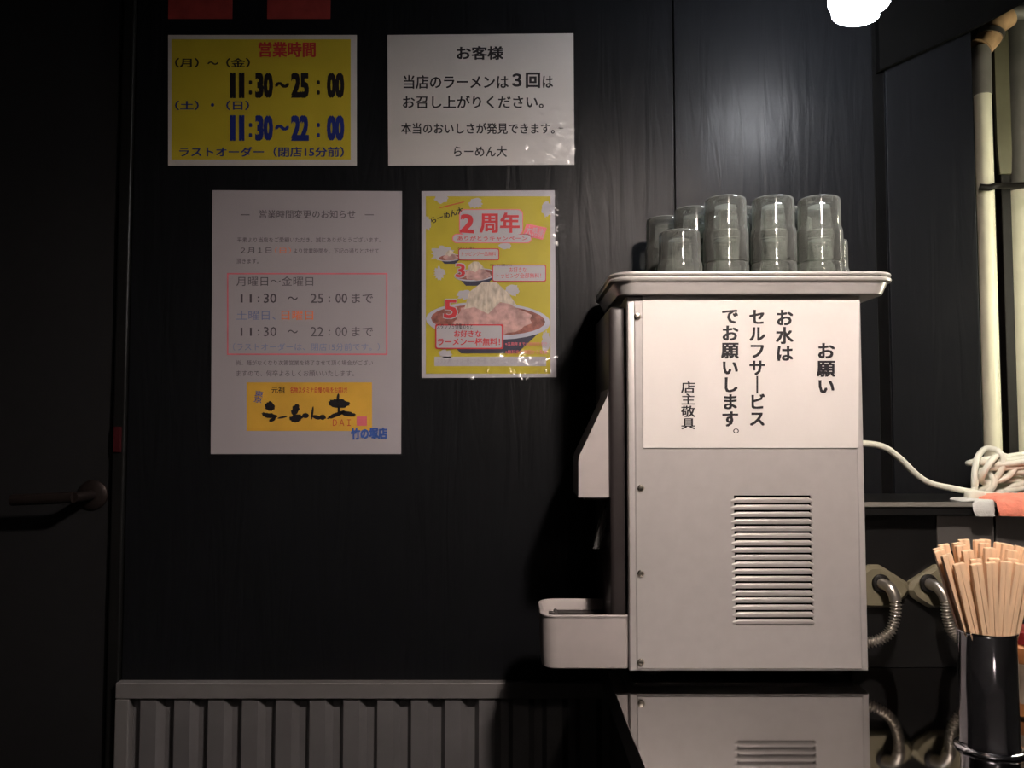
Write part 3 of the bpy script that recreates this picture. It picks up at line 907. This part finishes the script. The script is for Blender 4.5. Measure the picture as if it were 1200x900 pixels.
# ------------------------------------------------------------------ cord from the cooler to the heap on the ledge
cd = thing('power_cord', 'cream power cord running from the cooler into a tangled heap on the ledge', 'cord', P(1160, 585, 1.24))
zl_ = ZL + 0.0052
pts = [Vector((BX1 + 0.001, 1.20, P(1018, 518, 1.20).z)), P(1030, 522, 1.20), P(1052, 535, 1.205), P(1075, 557, 1.21), P(1092, 567, 1.215), P(1115, 572, 1.22), P(1135, 576, 1.225), P(1160, 580, 1.22), P(1210, 582, 1.22)]
MB().tube(pts, 0.0046, 12, 8).build('cable', M_cable, cd, 60)
rnd = random.Random(5)
for k in range(11):
    coil = MB()
    cx, cy = 0.785 + rnd.uniform(-0.01, 0.03), 1.265 + rnd.uniform(-0.02, 0.02)
    a_, b2 = rnd.uniform(0.05, 0.085), rnd.uniform(0.02, 0.035)
    zc = zl_ + 0.002 + k * 0.0052
    ti = rnd.uniform(-0.25, 0.25)
    ph = rnd.uniform(-0.4, 0.4)
    ring_ = []
    for j in range(12):
        t = 2 * pi * j / 12
        x, y = a_ * cos(t), b2 * sin(t)
        ring_.append(Vector((cx + x * cos(ph) - y * sin(ph), cy + x * sin(ph) + y * cos(ph), max(zl_, zc + ti * x + rnd.uniform(-0.003, 0.003)))))
    coil.tube(ring_ + [ring_[0]], 0.0046, 10, 5).build('cable_loop', M_cable, cd, 60)
for (ax, ay, bx, by, r1) in ((1143, 575, 1168, 527, 0.020), (1150, 560, 1186, 540, 0.018), (1140, 583, 1160, 556, 0.014)):
    A, B = P(ax, ay, 1.235), P(bx, by, 1.25)
    mid = (A + B) / 2
    dr = (B - A).normalized()
    side = dr.cross(Vector((0, 1, 0.2))).normalized()
    lp = []
    ln = (B - A).length / 2
    for j in range(10):
        t = 2 * pi * j / 10
        lp.append(mid + dr * ln * cos(t) + side * r1 * sin(t) + Vector((0, 0.008 * sin(2 * t), 0)))
    for q_ in lp:
        q_.z = max(q_.z, zl_)
    MB().tube(lp + [lp[0]], 0.0046, 10, 5).build('cable_loop', M_cable, cd, 60)
pg = P(1142, 584, 1.20)
MB().box(pg.x - 0.005, pg.x + 0.022, 1.205, 1.222, ZL + 0.0005, ZL + 0.014, 0.004).build('plug', M_cable, cd, 40)

# cloths on the ledge
def cloth(xa, xb, y_front, zdrop, m, label, th=0.006, zb0=0.0006, cat='cloth'):
    v, f = [], []
    path = [(1.222, ZL + zb0), (1.19, ZL + zb0), (1.161, ZL + zb0 + 0.002), (y_front, ZL + zb0 - 0.002), (y_front - 0.002, ZL - zdrop * 0.5), (y_front - 0.001, ZL - zdrop)]
    nx_ = 14
    for side in (0, 1):
        for i in range(nx_ + 1):
            u = i / nx_
            for j, (yy, zz) in enumerate(path):
                e = 0.5 + 0.5 * min(1, min(u, 1 - u) * 6)
                wv = 0.0012 * sin(u * 17 + j) * (0 if side == 0 and j < 3 else 1)
                ny, nz = ((0, 1) if j < 3 else (-0.8, 0.6) if j == 3 else (-1, 0))
                o_ = th * e * side
                v.append((xa + (xb - xa) * u + 0.004 * sin(j * 1.3) * side, yy + ny * o_ - abs(wv) * (j > 2), zz + nz * (o_ + abs(wv) * (side))))
    n_ = len(path)
    half = (nx_ + 1) * n_
    for i in range(nx_):
        for j in range(n_ - 1):
            a = i * n_ + j
            f.append((a, a + 1, a + n_ + 1, a + n_))
            f.append((half + a, half + a + n_, half + a + n_ + 1, half + a + 1))
    for i in range(nx_):
        for j in (0, n_ - 1):
            a = i * n_ + j
            f.append((a, a + n_, half + a + n_, half + a))
    for i in (0, nx_):
        for j in range(n_ - 1):
            a = i * n_ + j
            f.append((a, half + a, half + a + 1, a + 1))
    o = obj('folded_cloth', v, f, m, None, 70)
    return tag(o, label, cat)
cloth(P(1167, 600, 1.16).x, P(1262, 600, 1.16).x, 1.157, 0.016, M_salmon, 'salmon-pink cloth folded over the ledge edge beside the cord heap', 0.009)
cloth(P(1141, 600, 1.16).x, P(1164, 600, 1.16).x, 1.159, 0.017, M_whitecloth, 'small white cloth corner over the ledge edge, left of the pink cloth', 0.0025)

# ------------------------------------------------------------------ gas outlets with ribbed hoses on the riser
def outlet(cx, cy, hose, label):
    t = thing('gas_outlet', label, 'hose', P(cx, cy, YR), 'ribbed hose outlets on the riser')
    p = P(cx, cy, YR - 0.008)
    s = 1.185 / 965
    hexa = [(-40, 3), (-36, -6), (-6, -25), (6, -25), (36, -6), (40, 3), (34, 12), (16, 23), (-16, 23), (-34, 12)]
    pl = [(p.x + a_ * s, p.z - b2 * s) for a_, b2 in hexa]
    mb = MB()
    ins = [(p.x + (x - p.x) * 0.86, p.z + (z - p.z) * 0.86) for x, z in pl]
    n = len(pl)
    v = [(x, YR - 0.0004, z) for x, z in pl] + [(x, YR - 0.008, z) for x, z in pl] + [(x, YR - 0.014, z) for x, z in ins]
    f = [tuple(range(n))] + [(i, (i + 1) % n, n + (i + 1) % n, n + i) for i in range(n)] + [(n + i, n + (i + 1) % n, 2 * n + (i + 1) % n, 2 * n + i) for i in range(n)] + [tuple(range(2 * n, 3 * n))]
    mb.add(v, f).build('wall_plate', M_beige, t, 30)
    hp = [P(*h) for h in hose]
    start = hp[0]
    T = Matrix.Translation((start.x, YR - 0.0145, start.z)) @ Matrix.Rotation(pi / 2, 4, 'X')
    MB().lathe([(0.0125, 0.0), (0.0125, 0.003), (0.010, 0.005)], 0, 0, 20, True, True, T).build('collar', M_rubber, t, 40)
    path = catmull(hp, 40)
    m = len(path)
    e = int(m * 0.30)
    MB().tube([Vector((start.x, YR - 0.018, start.z))] + path[2:e:6] + [path[e]], 0.0078, 14, 3).build('elbow', M_hose, t, 60)
    body = path[e:]
    L_ = sum((body[i + 1] - body[i]).length for i in range(len(body) - 1))
    cyc = L_ / 0.0042
    MB().tube(body, lambda u: 0.0066 + 0.0014 * sin(2 * pi * cyc * u), 12, 1).build('ribbed_hose', M_hose, t, 'all')
outlet(1026, 688, [(1034, 684, 1.17), (1043, 689, 1.158), (1049, 702, 1.152), (1049, 722, 1.152), (1043, 740, 1.152), (1030, 750, 1.155), (1012, 753, 1.165), (996, 752, 1.18)],
       'beige hose plate with ribbed steel hose, right beside the water cooler')
outlet(1103, 688, [(1090, 684, 1.17), (1100, 689, 1.158), (1108, 702, 1.150), (1110, 722, 1.148), (1116, 740, 1.148), (1130, 752, 1.148), (1150, 756, 1.15), (1175, 757, 1.15)],
       'beige hose plate with ribbed steel hose, half behind the chopsticks')

# ------------------------------------------------------------------ chopstick holder
hx, hy, hr_, hh_ = 0.5085, 0.895, 0.0285, P(1160, 746, 0.866).z - CT
ch = tag(MB().lathe([(0.001, 0.0005), (0.034, 0.0005), (0.0345, 0.002), (0.033, 0.0035), (hr_ + 0.001, 0.0045), (hr_, 0.007), (hr_, hh_ - 0.003), (hr_ + 0.0012, hh_ - 0.0015),
                     (hr_ + 0.0008, hh_), (hr_ - 0.0008, hh_), (hr_ - 0.0016, hh_ - 0.003), (hr_ - 0.0016, 0.008), (0.001, 0.007)], 0, 0, 64, True, True).build('chopstick_holder', M_chrome, None, 40),
         'cylindrical dark chrome chopstick holder on the counter near the right edge', 'holder')
ch.location = (hx, hy, CT)
def chopstick_mesh():
    # an unsplit pair: two tapering sticks joined at the head
    b = MB()
    Ln = 0.196
    for s in (-1, 1):
        w0, w1 = 0.0054, 0.0030
        x_in0, x_in1 = 0.0001 * s, 0.0008 * s
        v = []
        for (z, w_, xi, th) in ((0, w1, x_in1, 0.0018), (Ln - 0.05, w0 - 0.0004, x_in0 * 3, 0.0022), (Ln - 0.001, w0, x_in0, 0.0023), (Ln, w0 - 0.0005, x_in0, 0.0018)):
            xo = xi + s * w_
            v += [(xi, -th, z), (xo, -th, z), (xo, th, z), (xi, th, z)]
        f = [(0, 1, 2, 3), (12, 13, 14, 15)]
        for i in range(3):
            f += [(i * 4 + k, i * 4 + (k + 1) % 4, (i + 1) * 4 + (k + 1) % 4, (i + 1) * 4 + k) for k in range(4)]
        b.add(v, f)
    return b
cs0 = chopstick_mesh().build('chopstick_pair', M_wood, None)
first_cs = True
def stick(bx, by, tx, ty, length_z, label, roll=0.0):
    """foot (bx,by) inside the holder, leaning so that it passes rim point (tx,ty)"""
    global first_cs
    if first_cs:
        o = cs0
        first_cs = False
    else:
        o = cs0.copy()
        C.objects.link(o)
    A = Vector((hx + bx, hy + by, CT + length_z))
    B = Vector((hx + tx, hy + ty, CT + hh_))
    d = (B - A).normalized()
    yv = Vector((0, -1, 0))
    x_ = yv.cross(d).normalized() * -1
    y_ = d.cross(x_)
    R = Matrix((x_, y_, d)).transposed().to_4x4() @ Matrix.Rotation(roll, 4, 'Z')
    o.matrix_world = Matrix.Translation(A) @ R
    tag(o, label, 'chopsticks', 'unsplit wooden chopsticks in the holder')
lay = ['frontmost', 'second', 'third', 'fourth', 'fifth', 'rearmost']
for li, (n, yrim, yfoot, xr_, z0_) in enumerate([(4, -0.0205, -0.014, 0.0120, 0.004), (5, -0.0140, -0.009, 0.0205, 0.007), (5, -0.0070, -0.004, 0.0235, 0.0165),
                                             (5, 0.0010, 0.002, 0.0240, 0.019), (5, 0.0090, 0.008, 0.0215, 0.020), (4, 0.0165, 0.014, 0.0155, 0.021)]):
    for k in range(n):
        u = -1 + 2 * k / (n - 1)
        stick(-u * 0.0065, yfoot, u * xr_, yrim, z0_ + rnd.uniform(0, 0.003),
              f'unsplit pale chopstick pair, {ords[k]} from left in the {lay[li]} layer of the chrome holder', rnd.uniform(-0.1, 0.1))

# ------------------------------------------------------------------ spice jar
sj = thing('spice_jar', 'orange spice jar with dark red cap beside the chopstick holder at the right edge', 'jar', (0.616, 1.0, CT))
pz = P(1195, 757, 0.978).z
pz2 = P(1195, 741, 0.978).z
jr = 0.026
MB().lathe([(jr - 0.003, CT + 0.0004), (jr, CT + 0.003), (jr, pz - 0.004), (jr - 0.004, pz - 0.0005)], 0.616, 1.0, 32, True, True).build('jar_body', M_spice, sj, 40)
MB().lathe([(jr + 0.0005, CT + 0.018), (jr + 0.0005, pz - 0.022)], 0.616, 1.0, 32).build('paper_label', M_label, sj, 40, label='cream paper label')
MB().lathe([(jr - 0.002, pz), (jr - 0.0015, pz2 - 0.002), (jr - 0.004, pz2)], 0.616, 1.0, 32, True, True).build('cap', M_redcap, sj, 40)

# ------------------------------------------------------------------ kitchen beyond the wall end
KD = 1.60
def vpipe(px0, px1, d, ytop, ybot, m, name='pipe'):
    a, c = P(px0, ybot, d), P(px1, ybot, d)
    return ((a.x + c.x) / 2, (c.x - a.x) / 2)
KP = 1.50
k1 = thing('sleeved_pipe', 'cream sleeved pipe with taped elbow, just past the black wall end', 'pipe', (P(1161, 300, KP).x, KP, 0))
cx, r = vpipe(1152, 1171, KP, 0, 450, M_cream)
zU = P(1160, 112, KP).z
zE = P(1160, 56, KP).z
MB().lathe([(r, ZL + 0.0005), (r, zU)], cx, KP, 28, True, True).build('pipe_sleeve', M_cream, k1, 40)
MB().lathe([(r + 0.0015, zU + 0.0004), (r + 0.0015, zE)], cx, KP, 28, True, True).build('upper_sleeve', M_dusty, k1, 40, label='dusty grey upper sleeve')
e0 = Vector((cx, KP, zE))
e1, e2, e3 = P(1161, 42, KP), P(1167, 29, KP), P(1181, 19, KP)
MB().tube([e0, e1, e2, e3], 0.021, 18, 6).build('elbow', M_tan, k1, 60, label='tan taped elbow')
MB().tube([e3 + Vector((0.0005, 0, 0)), P(1215, 13, KP), Vector((1.6, KP, P(1215, 10, KP).z))], 0.0135, 18, 4).build('branch_pipe', M_dusty, k1, 60)
T = Matrix.Translation(e1 + Vector((0, 0, 0.002))) @ Matrix.Rotation(0.35, 4, 'Y')
MB().lathe([(0.0205, -0.005), (0.0235, -0.005), (0.0235, 0.005), (0.0205, 0.005), (0.0205, -0.005)], 0, 0, 28, mtx=T).build('clamp_ring', M_hose, k1, 40)
k2 = thing('wide_pipe', 'wide cream sleeved pipe at the right edge, behind the dark post', 'pipe', (P(1206, 300, KD).x, KD, 0))
cx2, r2 = vpipe(1184, 1226, KD + 0.06, 0, 450, M_cream)
z2 = P(1200, 216, KD).z
MB().lathe([(r2, ZL + 0.0005), (r2, z2)], cx2, KD + 0.06, 32, True, True).build('pipe_sleeve', M_cream, k2, 40)
MB().lathe([(r2 - 0.004, z2 + 0.0004), (r2 - 0.004, 2.3)], cx2 + 0.008, KD + 0.06, 32, True, True).build('upper_pipe', M_dusty, k2, 40, label='dusty grey upper pipe')
k3 = tag(MB().box(P(1171.5, 400, KD - 0.03).x, P(1183, 400, KD - 0.03).x, KD - 0.05, KD - 0.030, ZL + 0.0005, 2.45, 0.002).build('steel_post', M_rubber, None), 'narrow dark steel post between the two cream pipes', 'post')
a, c = P(1173, 400, KD - 0.05), P(1190, 400, KD - 0.05)
k4 = tag(MB().prism([(a.x + 0.004, P(0, 214, KD).z), (c.x - 0.002, P(0, 214, KD).z), (c.x, P(0, 190, KD).z), (c.x, P(0, 52, KD).z), (a.x, P(0, 52, KD).z), (a.x, P(0, 180, KD).z)], KD - 0.058, KD - 0.0505).build('olive_bracket', M_olive, None),
         'olive-grey metal strip on the dark post, above the black strap', 'bracket')
k5 = tag(MB().tube([P(1148, 219, 1.482), P(1158, 220, 1.478), P(1168, 218, 1.478), P(1180, 218, 1.505), P(1200, 217, 1.54), P(1240, 216, 1.56)], 0.0058, 10, 6).build('black_strap', M_rubber, None, 60),
         'black cable strapped across the pipes above the ledge', 'cable')
p0, p1 = P(1183, 30, KD + 0.16), P(1290, 52, KD + 0.16)
k6 = tag(MB().box(p0.x, p1.x, KD + 0.16, KD + 0.4, p1.z, 2.45, 0.003).build('duct_box', M_dusty, None), 'dusty grey duct box at the top right corner behind the pipes', 'duct')

# tube lamp added outside the frame to light the kitchen pipes
kt = thing('added_tube_lamp', 'added unseen tube lamp on a post, lighting the kitchen pipes', 'lamp', (1.12, 1.23, 0))
MB().tube([(1.06, 1.23, CZ + 0.02), (1.06, 1.23, CZ + 0.25), (1.06, 1.23, CZ + 0.5)], 0.013, 14, 2).build('glow_tube', M_tubeglow, kt, 60)
MB().box(1.076, 1.106, 1.21, 1.25, CZ - 0.02, CZ + 0.54, 0.004).build('lamp_housing', M_whitepl, kt)
MB().box(1.107, 1.127, 1.22, 1.24, ZL + 0.0005, 2.5).build('post', M_rubber, kt)
